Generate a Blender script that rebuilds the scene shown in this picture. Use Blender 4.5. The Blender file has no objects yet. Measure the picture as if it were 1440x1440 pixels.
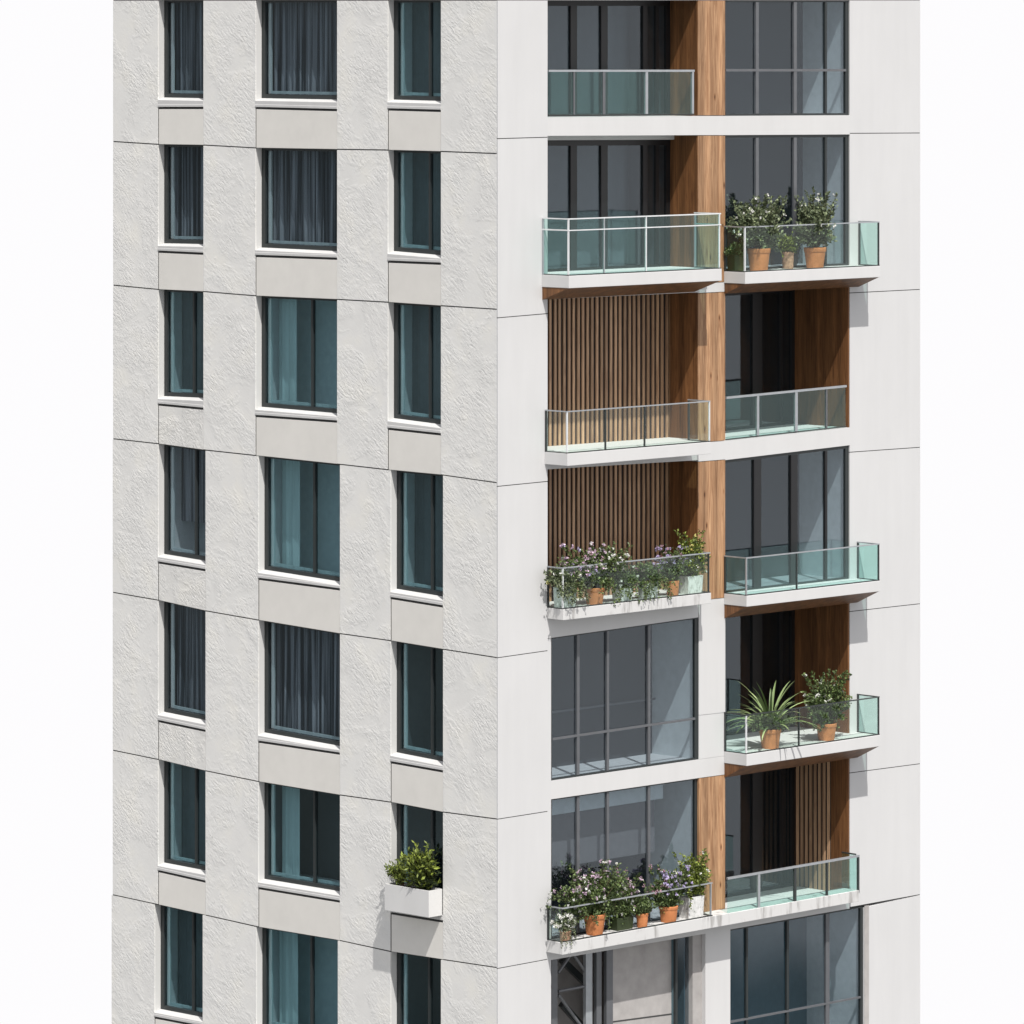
import bpy, bmesh, math, random
from mathutils import Vector, Matrix

# ---------------------------------------------------------------- scene, camera, light
scene = bpy.context.scene
COL = scene.collection
F_PX, D0, CX, HY, ZC = 7245.0, 103.5, 720.0, 50.0, 27.0
S2 = math.sqrt(2.0)
FW = Vector((1/S2, 1/S2, 0)); RT = Vector((1/S2, -1/S2, 0))
CAM = -FW*D0 + RT*(20.0/F_PX*D0); CAM.z = ZC
cam_d = bpy.data.cameras.new('camera'); cam = bpy.data.objects.new('camera', cam_d); COL.objects.link(cam)
cam.location = CAM
cam.rotation_euler = (math.radians(90), 0, math.radians(-45))
cam_d.sensor_width = 36; cam_d.lens = 36*F_PX/1440
cam_d.shift_y = -(720-HY)/1440
cam_d.clip_end = 2000; cam_d.clip_start = 1
scene.camera = cam

SUN_DIR = Vector((.28, .55, -1.0)).normalized()
world = bpy.data.worlds.new('World'); scene.world = world; world.use_nodes = True
nt = world.node_tree; N = nt.nodes; Lk = nt.links
N.clear()
def wn(t, **k):
    n = N.new(t)
    for a, b in k.items(): setattr(n, a, b)
    return n
out = wn('ShaderNodeOutputWorld'); bg = wn('ShaderNodeBackground'); Lk.new(bg.outputs[0], out.inputs[0])
tc = wn('ShaderNodeTexCoord'); sep = wn('ShaderNodeSeparateXYZ'); Lk.new(tc.outputs['Generated'], sep.inputs[0])
sky = wn('ShaderNodeTexSky', sky_type='NISHITA', sun_disc=False)
sky.sun_elevation = math.asin(-SUN_DIR.z); sky.sun_rotation = math.atan2(-SUN_DIR.x, -SUN_DIR.y)
sky.air_density = 1.0; sky.dust_density = 4.0
sk = wn('ShaderNodeMixRGB', blend_type='MULTIPLY'); sk.inputs[0].default_value = 1; sk.inputs[2].default_value = (.10, .10, .10, 1)
Lk.new(sky.outputs[0], sk.inputs[1])
def wmap(src, a, b, c=0, d=1):
    m = wn('ShaderNodeMapRange', interpolation_type='SMOOTHSTEP'); Lk.new(src, m.inputs[0])
    for i, v in enumerate((a, b, c, d)): m.inputs[i+1].default_value = v
    return m.outputs[0]
up = wmap(sep.outputs[2], .05, .7, 0, .55)
hz = wn('ShaderNodeMixRGB'); hz.inputs[1].default_value = (.985, .977, .990, 1); Lk.new(up, hz.inputs[0]); Lk.new(sk.outputs[0], hz.inputs[2])
# made-up ground and skyline to the sides and behind, shaped to tone the window reflections: darker below the horizon, veiled white ahead
dot = wn('ShaderNodeVectorMath', operation='DOT_PRODUCT'); Lk.new(tc.outputs['Generated'], dot.inputs[0]); dot.inputs[1].default_value = FW
ahead = wmap(dot.outputs['Value'], .35, .75, 1, 0)
noi = wn('ShaderNodeTexNoise'); noi.inputs['Scale'].default_value = 9; noi.inputs['Detail'].default_value = 6
Lk.new(tc.outputs['Generated'], noi.inputs[0])
hgt = wn('ShaderNodeMath', operation='MULTIPLY_ADD'); Lk.new(noi.outputs[0], hgt.inputs[0]); hgt.inputs[1].default_value = -.10
side = wn('ShaderNodeVectorMath', operation='DOT_PRODUCT'); Lk.new(tc.outputs['Generated'], side.inputs[0]); side.inputs[1].default_value = RT*.12
hs = wn('ShaderNodeMath', operation='ADD'); Lk.new(side.outputs['Value'], hs.inputs[0]); Lk.new(sep.outputs[2], hs.inputs[1]); Lk.new(hs.outputs[0], hgt.inputs[2])
below = wmap(hgt.outputs[0], -.095, -.11, 0, 1)
grd = wn('ShaderNodeValToRGB'); Lk.new(noi.outputs[0], grd.inputs[0])
grd.color_ramp.elements[0].position = .35; grd.color_ramp.elements[0].color = (.07, .08, .075, 1)
grd.color_ramp.elements[1].position = .7; grd.color_ramp.elements[1].color = (.42, .43, .43, 1)
deep = wmap(sep.outputs[2], -.25, -.6, 0, 1)
dm = wn('ShaderNodeMixRGB'); Lk.new(deep, dm.inputs[0]); Lk.new(grd.outputs[0], dm.inputs[1]); dm.inputs[2].default_value = (.42, .41, .40, 1)
f1 = wn('ShaderNodeMath', operation='MULTIPLY'); Lk.new(below, f1.inputs[0]); Lk.new(ahead, f1.inputs[1])
mx = wn('ShaderNodeMixRGB'); Lk.new(f1.outputs[0], mx.inputs[0]); Lk.new(hz.outputs[0], mx.inputs[1]); Lk.new(dm.outputs[0], mx.inputs[2])
Lk.new(mx.outputs[0], bg.inputs[0]); bg.inputs[1].default_value = 1.0

sl = bpy.data.lights.new('sun', 'SUN'); so = bpy.data.objects.new('sun', sl); COL.objects.link(so)
sl.energy = 5.0; sl.angle = math.radians(.5); sl.color = (1, .965, .92)
so.rotation_euler = SUN_DIR.to_track_quat('-Z', 'Y').to_euler(); so.location = (-20, -40, 80)

scene.view_settings.view_transform = 'Standard'; scene.view_settings.look = 'None'
scene.view_settings.exposure = 0.0; scene.view_settings.gamma = 1
scene.render.engine = 'CYCLES'
scene.cycles.max_bounces = 8; scene.cycles.transparent_max_bounces = 24
scene.render.resolution_x = 1024; scene.render.resolution_y = 1024

# ---------------------------------------------------------------- pixel <-> facade helpers
def P(face, px, py, d=0.0):
    """photo position read on the facade plane (d = metres behind the face; negative = in front)"""
    k = (px-CX)/F_PX
    dx, dy, dz = (1+k)/S2, (1-k)/S2, -(py-HY)/F_PX
    t = (d-CAM.y)/dy if face == 'R' else (d-CAM.x)/dx
    return ((CAM.x+t*dx) if face == 'R' else (CAM.y+t*dy), ZC+t*dz)
def W(face, a, z, d):
    return (a, d, z) if face == 'R' else (d, a, z)

class MB:
    def __init__(s): s.v = []; s.f = []; s.m = []
    def poly(s, pts, faces, mi=0):
        n = len(s.v); s.v += [tuple(p) for p in pts]
        for f in faces: s.f.append([i+n for i in f]); s.m.append(mi)
        return s
    def hexa(s, front, back, mi=0):
        return s.poly(list(front)+list(back), [(0,1,2,3),(7,6,5,4),(0,4,5,1),(1,5,6,2),(2,6,7,3),(3,7,4,0)], mi)
    def box(s, x0, x1, y0, y1, z0, z1, mi=0):
        return s.hexa([(x0,y0,z1),(x1,y0,z1),(x1,y0,z0),(x0,y0,z0)], [(x0,y1,z1),(x1,y1,z1),(x1,y1,z0),(x0,y1,z0)], mi)
    def quad(s, face, q, dref, d0, d1, grow=0, mi=0):
        """q = TL,TR,BR,BL in photo positions read on plane dref, solid from d0 to d1"""
        c = [P(face, x, y, dref) for x, y in q]
        sg = 1 if face == 'R' else -1
        g = grow
        off = [(-g*sg, g), (g*sg, g), (g*sg, -g), (-g*sg, -g)]
        c = [(a+o[0], z+o[1]) for (a, z), o in zip(c, off)]
        return s.hexa([W(face, a, z, d0) for a, z in c], [W(face, a, z, d1) for a, z in c], mi)
    def tube(s, p0, p1, r0, r1=None, n=8, mi=0, cap=True):
        r1 = r0 if r1 is None else r1
        p0, p1 = Vector(p0), Vector(p1); ax = (p1-p0).normalized()
        u = ax.orthogonal().normalized(); w = ax.cross(u)
        pts = []
        for p, r in ((p0, r0), (p1, r1)):
            for i in range(n):
                t = 2*math.pi*i/n; pts.append(p+u*(r*math.cos(t))+w*(r*math.sin(t)))
        fs = [(i, (i+1) % n, n+(i+1) % n, n+i) for i in range(n)]
        if cap: fs += [tuple(range(n))[::-1], tuple(range(n, 2*n))]
        return s.poly(pts, fs, mi)
    def lathe(s, c, prof, n=28, mi=0, squash=1.0):
        k = len(prof); pts = []
        for r, z in prof:
            for i in range(n):
                t = 2*math.pi*i/n; pts.append((c[0]+r*math.cos(t), c[1]+r*squash*math.sin(t), c[2]+z))
        fs = []
        for j in range(k-1):
            for i in range(n): fs.append((j*n+i, j*n+(i+1) % n, (j+1)*n+(i+1) % n, (j+1)*n+i))
        fs.append(tuple(range(n))[::-1]); fs.append(tuple(range((k-1)*n, k*n)))
        return s.poly(pts, fs, mi)
    def build(s, name, mat, parent=None, recalc=True, smooth=False, bevel=0):
        me = bpy.data.meshes.new(name); me.from_pydata(s.v, [], s.f); me.update()
        mats = mat if isinstance(mat, (list, tuple)) else [mat]
        for m in mats: me.materials.append(m)
        if len(mats) > 1:
            for p, i in zip(me.polygons, s.m): p.material_index = i
        if recalc or bevel:
            bm = bmesh.new(); bm.from_mesh(me)
            bmesh.ops.recalc_face_normals(bm, faces=bm.faces)
            if bevel: bmesh.ops.bevel(bm, geom=list(bm.edges), offset=bevel, segments=2, affect='EDGES', profile=.6)
            bm.to_mesh(me); bm.free()
        if smooth:
            for p in me.polygons: p.use_smooth = True
            try: me.set_sharp_from_angle(angle=math.radians(40))
            except Exception: pass
        o = bpy.data.objects.new(name, me); COL.objects.link(o)
        if parent: o.parent = parent
        return o

def empty(name, parent=None, loc=(0, 0, 0)):
    o = bpy.data.objects.new(name, None); COL.objects.link(o); o.location = loc
    o.empty_display_size = .2
    if parent: o.parent = parent
    return o
def tag(o, label, cat, group=None):
    o['label'] = label; o['category'] = cat
    if group: o['group'] = group
    return o

# ---------------------------------------------------------------- materials
def mat(name, col, rough=.6, metal=0, spec=.5):
    m = bpy.data.materials.new(name); m.use_nodes = True
    b = m.node_tree.nodes['Principled BSDF']
    b.inputs['Base Color'].default_value = (*col, 1); b.inputs['Roughness'].default_value = rough
    b.inputs['Metallic'].default_value = metal; b.inputs['Specular IOR Level'].default_value = spec
    return m, m.node_tree, b
def node(t, kind, **k):
    n = t.nodes.new(kind)
    for a, b in k.items(): setattr(n, a, b)
    return n
def coords(t, scale=(1, 1, 1), rot=(0, 0, 0)):
    tcn = node(t, 'ShaderNodeTexCoord'); mp = node(t, 'ShaderNodeMapping')
    t.links.new(tcn.outputs['Object'], mp.inputs[0])
    mp.inputs['Scale'].default_value = scale; mp.inputs['Rotation'].default_value = rot
    return mp.outputs[0]
def noise(t, vec, scale, detail=4, rough=.5, dist=0):
    n = node(t, 'ShaderNodeTexNoise'); t.links.new(vec, n.inputs[0])
    n.inputs['Scale'].default_value = scale; n.inputs['Detail'].default_value = detail
    n.inputs['Roughness'].default_value = rough; n.inputs['Distortion'].default_value = dist
    return n.outputs[0]
def ramp(t, fac, stops):
    r = node(t, 'ShaderNodeValToRGB'); t.links.new(fac, r.inputs[0]); e = r.color_ramp.elements
    while len(e) < len(stops): e.new(.5)
    for el, (p, c) in zip(e, stops): el.position = p; el.color = (*c, 1) if len(c) == 3 else c
    return r.outputs[0]
def math_(t, op, a, b=None):
    n = node(t, 'ShaderNodeMath', operation=op)
    for i, v in enumerate((a, b)):
        if v is None: continue
        if hasattr(v, 'links') or not isinstance(v, (int, float)): t.links.new(v, n.inputs[i])
        else: n.inputs[i].default_value = v
    return n.outputs[0]
def mixc(t, fac, a, b, mode='MIX'):
    n = node(t, 'ShaderNodeMixRGB', blend_type=mode)
    for i, v in enumerate((fac, a, b)):
        if isinstance(v, (int, float)): n.inputs[i].default_value = v
        elif isinstance(v, tuple): n.inputs[i].default_value = (*v, 1)
        else: t.links.new(v, n.inputs[i])
    return n.outputs[0]
def bump(t, b, h, strength, dist):
    n = node(t, 'ShaderNodeBump'); t.links.new(h, n.inputs['Height'])
    n.inputs['Strength'].default_value = strength; n.inputs['Distance'].default_value = dist
    t.links.new(n.outputs[0], b.inputs['Normal']); return n
def g(v): return (v, v, v)

def stone(name, base, amount=1.0, sc=1.0):
    m, t, b = mat(name, base, .85, 0, .2)
    # chiselled strokes running down to the corner, patchy, with deeper picks here and there
    v1 = coords(t, (1, 1, 1), (math.radians(-40), 0, 0))
    def st(ax, az):
        mp = node(t, 'ShaderNodeMapping'); t.links.new(v1, mp.inputs[0]); mp.inputs['Scale'].default_value = (2, ax, az); return mp.outputs[0]
    n1 = noise(t, st(.9, 2.8), 7.4*sc, 5, .6, .5)
    n2 = noise(t, st(.9, 2.4), 17*sc, 3, .55, .6)
    n3 = noise(t, st(.8, 1.9), 8.5*sc, 3, .5, 1.0)
    patch = noise(t, coords(t), 1.05, 4, .6, .6)
    pm = ramp(t, patch, [(.42, g(.07)), (.64, g(1))])
    picks = ramp(t, n3, [(.64, g(0)), (.72, g(1))])
    h = math_(t, 'ADD', ramp(t, n1, [(.34, g(0)), (.5, g(.7)), (.66, g(1))]), math_(t, 'MULTIPLY', n2, .55))
    h = math_(t, 'MULTIPLY', h, pm)
    h = math_(t, 'SUBTRACT', h, math_(t, 'MULTIPLY', math_(t, 'MULTIPLY', picks, pm), .9))
    bump(t, b, h, .29*amount, .034)
    tone = noise(t, coords(t), 1.2, 5, .6)
    c = ramp(t, tone, [(.3, tuple(x*.95 for x in base)), (.5, base), (.7, (base[0]*1.04, base[1]*1.03, base[2]*1.0))])
    pits = ramp(t, noise(t, st(.8, 1.5), 19*sc, 2, .5, .4), [(.255, g(.38)), (.31, g(1))])
    c = mixc(t, pm, c, mixc(t, 1.0, c, pits, 'MULTIPLY'))
    t.links.new(c, b.inputs['Base Color'])
    return m
def plaster(name, base, var=.04, rough=.7, bmp=.15, streak=True):
    m, t, b = mat(name, base, rough, 0, .3)
    v = coords(t)
    a = noise(t, v, .6, 5, .6)
    vs = coords(t, (3, 3, .35) if streak else (1, 1, 1)); s = noise(t, vs, 1.0 if streak else 3.0, 4, .6)
    f = math_(t, 'MULTIPLY', math_(t, 'ADD', a, s), .5)
    c = ramp(t, f, [(.36, tuple(x*(1-var) for x in base)), (.62, tuple(min(1, x*(1+var)) for x in base))])
    t.links.new(c, b.inputs['Base Color'])
    bump(t, b, noise(t, v, 45, 3, .6), bmp, .004)
    return m
def wood(name, dark, light, knots=True, board=.0):
    m, t, b = mat(name, light, .5, 0, .35)
    v = coords(t, (1, 1, .055))
    n1 = noise(t, v, 16, 6, .62, 1.4)
    fine = noise(t, coords(t, (1, 1, .03)), 60, 3, .6, .2)
    f = math_(t, 'ADD', math_(t, 'MULTIPLY', n1, .75), math_(t, 'MULTIPLY', fine, .25))
    c = ramp(t, f, [(.34, dark), (.5, tuple((x+y)/2 for x, y in zip(dark, light))), (.64, light)])
    # boards of slightly different tone
    bv = noise(t, coords(t, (1, 1, .01)), 5.2, 0, .5)
    c = mixc(t, 1.0, c, ramp(t, bv, [(.35, g(.74)), (.65, g(1.12))]), 'MULTIPLY')
    if knots:
        vo = node(t, 'ShaderNodeTexVoronoi'); t.links.new(coords(t, (4.5, 4.5, 1.5)), vo.inputs[0]); vo.inputs['Scale'].default_value = 1
        vo.inputs['Randomness'].default_value = 1
        k = ramp(t, vo.outputs['Distance'], [(.05, (.14, .08, .05)), (.085, (.62, .48, .36)), (.15, (1, 1, 1))])
        c = mixc(t, .9, c, k, 'MULTIPLY')
    t.links.new(c, b.inputs['Base Color'])
    bump(t, b, f, .25, .006)
    return m
def simple(name, col, rough=.5, metal=0, spec=.5, var=.08, sc=6, streak=False):
    m, t, b = mat(name, col, rough, metal, spec)
    n = noise(t, coords(t, (1, 1, .08) if streak else (1, 1, 1)), sc, 5, .6)
    c = ramp(t, n, [(.3, tuple(x*(1-var) for x in col)), (.7, tuple(min(1, x*(1+var)) for x in col))])
    t.links.new(c, b.inputs['Base Color'])
    return m
def glass(name, tint, refl=1.0, rtint=(1, 1, 1), rough=.0, wave=0):
    m = bpy.data.materials.new(name); m.use_nodes = True; t = m.node_tree; t.nodes.clear()
    o = node(t, 'ShaderNodeOutputMaterial'); mx_ = node(t, 'ShaderNodeMixShader'); fr = node(t, 'ShaderNodeLayerWeight')
    fr.inputs[0].default_value = .5
    tr = node(t, 'ShaderNodeBsdfTransparent'); tr.inputs[0].default_value = (*tint, 1)
    gl = node(t, 'ShaderNodeBsdfGlossy'); gl.inputs['Color'].default_value = (*rtint, 1); gl.inputs['Roughness'].default_value = rough
    if wave:
        bn = node(t, 'ShaderNodeBump'); bn.inputs['Strength'].default_value = wave; bn.inputs['Distance'].default_value = .02
        t.links.new(noise(t, coords(t, (1, 1, .6)), 1.3, 2), bn.inputs['Height']); t.links.new(bn.outputs[0], gl.inputs['Normal'])
    f = math_(t, 'MINIMUM', math_(t, 'MULTIPLY', math_(t, 'ADD', math_(t, 'MULTIPLY', math_(t, 'POWER', fr.outputs['Facing'], 5.0), .96), .04), refl), 1.0)
    t.links.new(f, mx_.inputs[0]); t.links.new(tr.outputs[0], mx_.inputs[1]); t.links.new(gl.outputs[0], mx_.inputs[2])
    t.links.new(mx_.outputs[0], o.inputs[0])
    return m

M = {}
M['stone'] = stone('chiselled_stone', (.70, .697, .68), 1.0)
M['stone_heavy'] = stone('rough_stone', (.66, .655, .635), 1.7, 1.25)
M['reveal'] = plaster('reveal_render', (.57, .57, .56), .03)
M['wall'] = plaster('white_render', (.555, .557, .56), .026)
M['slab'] = plaster('white_concrete', (.565, .565, .565), .025)
M['trim'] = plaster('white_trim', (.60, .60, .595), .03)
M['sill'] = plaster('painted_sill', (.52, .52, .515), .05)
M['span'] = plaster('beige_panel', (.66, .645, .61), .035, streak=False)
M['seal'] = simple('joint_sealant', (.045, .045, .045), .8)
M['core'] = simple('grey_core', (.10, .10, .10), .9)
M['frame'] = simple('charcoal_frame', (.022, .027, .028), .4)
M['black'] = simple('black_frame', (.008, .008, .009), .4)
M['grey'] = simple('grey_metal', (.13, .135, .145), .35, .3)
M['alu'] = simple('pale_metal', (.36, .38, .40), .35, .4)
M['white_rail'] = simple('white_rail', (.62, .64, .65), .35)
M['dark_rail'] = simple('dark_rail', (.03, .035, .035), .35)
M['concrete'] = plaster('grey_concrete', (.37, .355, .345), .14, .9, .5, False)
M['deck'] = plaster('pale_deck', (.62, .66, .63), .05)
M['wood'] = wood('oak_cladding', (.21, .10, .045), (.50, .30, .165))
M['wood_dark'] = wood('walnut_cladding', (.075, .030, .011), (.21, .095, .036), False)  # brown wood of returns and soffits, recess shade deepened into its colour
M['slat'] = wood('slat_timber', (.25, .142, .082), (.54, .35, .215), False)
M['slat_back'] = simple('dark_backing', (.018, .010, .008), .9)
M['g_teal'] = glass('teal_window_glass', (.77, .86, .885), 1.5, (.85, .97, 1.0))
M['g_slate'] = glass('slate_window_glass', (.80, .84, .865), 1.2, (.90, .95, 1))
M['g_mint'] = glass('mint_rail_glass', (.835, .945, .925), 1.0, (.85, 1, 1))
M['g_clear'] = glass('clear_rail_glass', (.935, .985, .965), .6)
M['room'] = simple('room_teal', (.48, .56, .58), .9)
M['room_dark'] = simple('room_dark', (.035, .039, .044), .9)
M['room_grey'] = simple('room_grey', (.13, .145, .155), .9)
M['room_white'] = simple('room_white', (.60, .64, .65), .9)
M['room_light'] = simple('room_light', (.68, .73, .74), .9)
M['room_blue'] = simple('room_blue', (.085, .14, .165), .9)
def drape():
    m, t, b = mat('grey_curtain', (.2, .2, .2), .95, 0, .1)
    n = noise(t, coords(t, (1, 1, .015)), 17, 1, .4, .03)  # pleat shading painted into the cloth as light and dark streaks
    t.links.new(ramp(t, n, [(.38, (.03, .04, .048)), (.5, (.15, .17, .19)), (.62, (.32, .35, .38))]), b.inputs['Base Color']); return m
M['cur_dark'] = drape()
M['cur_teal'] = simple('sheer_curtain', (.50, .60, .60), .9, 0, .2, .15, 6, True)

M['blind'] = simple('grey_blind', (.15, .145, .15), .9)
M['terra'] = simple('terracotta', (.56, .215, .085), .75, 0, .3, .16, 9)
M['terra_old'] = simple('aged_terracotta', (.42, .25, .17), .85, 0, .2, .4, 14)
def stained():
    m, t, b = mat('stained_concrete', (.56, .56, .56), .75)
    n = noise(t, coords(t, (1, 1, .12)), 5.5, 6, .7, .2)
    k = noise(t, coords(t), 1.6, 2)
    f = math_(t, 'MULTIPLY', ramp(t, n, [(.50, g(0)), (.64, g(1))]), ramp(t, k, [(.45, g(0)), (.58, g(1))]))
    t.links.new(mixc(t, math_(t, 'MULTIPLY', f, .7), (.565, .565, .56), (.22, .21, .20)), b.inputs['Base Color']); return m
M['slab_st'] = stained()
M['soil'] = simple('soil', (.035, .022, .014), .95)
def worn(name):
    m, t, b = mat(name, (.7, .7, .68), .8)
    n = noise(t, coords(t, (1, 1, .5)), 14, 6, .7, .4)
    t.links.new(ramp(t, n, [(.34, (.20, .21, .19)), (.42, (.50, .51, .49)), (.58, (.70, .70, .69))]), b.inputs['Base Color'])
    bump(t, b, n, .4, .01)
    return m
M['worn'] = worn('weathered_white_paint')
def leafm(name, a, b_):
    m, t, b = mat(name, a, .5, 0, .4)
    oi = node(t, 'ShaderNodeNewGeometry')
    c = ramp(t, oi.outputs['Random Per Island'], [(.0, a), (.75, b_), (1, tuple(min(1, x*1.7) for x in b_))])
    t.links.new(c, b.inputs['Base Color'])
    b.inputs['Subsurface Weight'].default_value = 0
    return m
M['leaf'] = leafm('leaf_green', (.035, .06, .02), (.10, .14, .045))
M['leaf_grey'] = leafm('leaf_grey_green', (.03, .048, .022), (.15, .18, .095))
M['leaf_lime'] = leafm('leaf_lime', (.025, .045, .008), (.17, .21, .035))
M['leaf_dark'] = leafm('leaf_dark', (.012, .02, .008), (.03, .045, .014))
M['blade'] = leafm('blade_green', (.10, .16, .055), (.24, .31, .14))
M['stem'] = simple('brown_stem', (.09, .06, .035), .8)
M['fl_pink'] = leafm('pink_petals', (.40, .27, .36), (.60, .47, .57))
M['fl_lav'] = leafm('lavender_petals', (.36, .30, .50), (.52, .46, .68))
M['fl_white'] = leafm('white_petals', (.62, .62, .58), (.78, .78, .74))
M['fl_plum'] = leafm('plum_petals', (.20, .10, .14), (.40, .26, .31))
M['fl_yel'] = leafm('yellow_petals', (.55, .48, .15), (.70, .62, .25))

# ================================================================ THE BUILDING
T = tag(empty('apartment_tower', None, (0, 0, 0)),
        'white stone apartment tower corner with chiselled facade and timber lined balconies', 'building')

TP = .03          # cladding panel thickness
GAP = .013        # half a joint
# ---- left (chiselled) facade
XS_A = [159, 222, 286, 359, 474, 545, 620, 700]
XS_B = [158.5, 222, 289, 363, 478, 549, 623, 700]
XS_C = [157, 217, 285, 360, 475, 549, 620, 700]
XS = [XS_A, XS_A, XS_A, XS_A, XS_B, XS_B, XS_B, XS_C, XS_C, XS_C]
J = [[-228, -228, -228, -228, -228, -228, -228, -228],
     [0]*8,
     [199, 203, 204, 208, 210, 211, 213, 216],
     [401, 407, 410, 416, 421, 425, 430, 435],
     [617, 624, 633, 641, 653, 661, 668, 679],
     [833, 844, 859, 872, 891, 901, 913, 925],
     [1055, 1068, 1084, 1099, 1118, 1128, 1142, 1152],
     [1258, 1271, 1286, 1303, 1322, 1338, 1349, 1361],
     [1462, 1475, 1489, 1508, 1530, 1548, 1560, 1575],
     [1690, 1700, 1712, 1725, 1745, 1758, 1770, 1785]]
def jy(r, x):
    xs = XS[r]; ys = J[r]
    x = max(xs[0], min(xs[-1], x))
    for i in range(7):
        if x <= xs[i+1] + 1e-6:
            return ys[i]+(ys[i+1]-ys[i])*(x-xs[i])/(xs[i+1]-xs[i])
    return ys[-1]
clad = MB(); back = MB(); seal = MB(); returns = MB()
def lq(mb, x0, x1, yt0, yt1, yb0, yb1, d0, d1, ins=(0, 0, 0, 0), face='L', dref=0):
    """quad with metre insets (left, right, top, bottom)"""
    c = [P(face, x0, yt0, dref), P(face, x1, yt1, dref), P(face, x1, yb1, dref), P(face, x0, yb0, dref)]
    s = 1 if face == 'R' else -1
    l, r, t_, b_ = ins
    c = [(c[0][0]+s*l, c[0][1]-t_), (c[1][0]-s*r, c[1][1]-t_), (c[2][0]-s*r, c[2][1]+b_), (c[3][0]+s*l, c[3][1]+b_)]
    mb.hexa([W(face, a, z, d0) for a, z in c], [W(face, a, z, d1) for a, z in c])
for r in range(0, 9):
    xs = XS[r]
    for k in range(4):
        x0, x1 = xs[2*k], xs[2*k+1]
        last = (k == 3)
        ri = TP if last else 0
        clad = MB(); back = MB(); seal = MB()
        lq(clad, x0, x1, jy(r, x0), jy(r, x1), jy(r+1, x0), jy(r+1, x1), 0, TP, (0, ri, GAP, GAP))
        lq(back, x0, x1, jy(r, x0), jy(r, x1), jy(r+1, x0), jy(r+1, x1), TP, .34, (0, ri, 0, 0))
        # sealant at the foot of the panel
        a = [P('L', x0, jy(r+1, x0)), P('L', x1, jy(r+1, x1))]
        if last: a[1] = (TP, a[1][1])
        seal.hexa([W('L', a[0][0], a[0][1]+GAP, .010), W('L', a[1][0], a[1][1]+GAP, .010), W('L', a[1][0], a[1][1]-GAP, .010), W('L', a[0][0], a[0][1]-GAP, .010)],
                  [W('L', a[0][0], a[0][1]+GAP, TP), W('L', a[1][0], a[1][1]+GAP, TP), W('L', a[1][0], a[1][1]-GAP, TP), W('L', a[0][0], a[0][1]-GAP, TP)])
        pr_ = back.build('pier_wall', M['reveal'], T)
        clad.build('cladding_panel', M['stone'], pr_); seal.build('joint_seal', M['seal'], pr_)

# windows: (row, column): frame bottom y left/right, panel top y left/right, style
# rows follow J index 1..7 ; columns 0..2
FB = {(1,0):(137,138,152,152), (2,0):(342,343,354,357), (3,0):(557,559,569,575), (4,0):(779,789,791,802), (5,0):(1001,1013,1014,1028), (6,0):(1213,1224,1225,1240), (7,0):(1419,1430,1431,1444),
      (1,1):(138,140,152,155), (2,1):(348,353,360,364), (3,1):(572,581,585,593), (4,1):(801,818,814,829), (5,1):(1030,1049,1043,1060), (6,1):(1236,1253,1249,1268), (7,1):(1447,1462,1460,1477),
      (1,2):(140,142,154,156), (2,2):(353,359,368,371), (3,2):(588,597,603,611), (4,2):(828,839,841,853), (5,2):(1058,1071,1072,1085), (6,2):(1270,1281,1284,1296), (7,2):(1487,1498,1500,1512)}
CURT = {(1,0), (2,0), (5,0), (1,1), (2,1), (5,1)}
HALF = {(4,0)}
ROUGH = {(3,0), (4,0), (5,0)}
GD = .21
rng = random.Random(5)
def curtain(face, a0, a1, z0, z1, d, amp, wl, seed, name, m, parent, gap=None):
    r_ = random.Random(seed); a = min(a0, a1); b = max(a0, a1); n = max(8, int((b-a)/.018)); pts = []; fs = []
    ph = r_.random()*6; w2 = wl*r_.uniform(1.6, 2.3)
    for i in range(n+1):
        t_ = a+(b-a)*i/n
        o = amp*(math.sin(2*math.pi*t_/wl+ph)+.6*math.sin(2*math.pi*t_/w2+ph*2)+.35*math.sin(2*math.pi*t_/(wl*.43)+1))
        pts += [W(face, t_, z1, d+o*.75), W(face, t_, z0, d+o)]
    for i in range(n): fs.append((2*i, 2*i+1, 2*i+3, 2*i+2))
    mb = MB(); mb.poly(pts, fs)
    return mb.build(name, m, parent, recalc=False, smooth=True)
def room(face, a0, a1, z0, z1, d0, d1, mats, parent, name='interior', grow=.0):
    """open-fronted box: back wall, sides, floor, ceiling (mat 0 walls, 1 side walls, 2 floor)"""
    a, b = min(a0, a1), max(a0, a1); t_ = .03
    mb = MB()
    def bx(aa, bb, dd0, dd1, zz0, zz1, mi):
        mb.hexa([W(face, aa, zz1, dd0), W(face, bb, zz1, dd0), W(face, bb, zz0, dd0), W(face, aa, zz0, dd0)],
                [W(face, aa, zz1, dd1), W(face, bb, zz1, dd1), W(face, bb, zz0, dd1), W(face, aa, zz0, dd1)], mi)
    bx(a-t_, b+t_, d1, d1+t_, z0-t_, z1+t_, 0)
    bx(a-t_, a, d0, d1, z0, z1, 1); bx(b, b+t_, d0, d1, z0, z1, 1)
    bx(a-t_, b+t_, d0, d1, z0-t_, z0, 2); bx(a-t_, b+t_, d0, d1, z1, z1+t_, 0)
    return mb.build(name, mats, parent)
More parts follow.
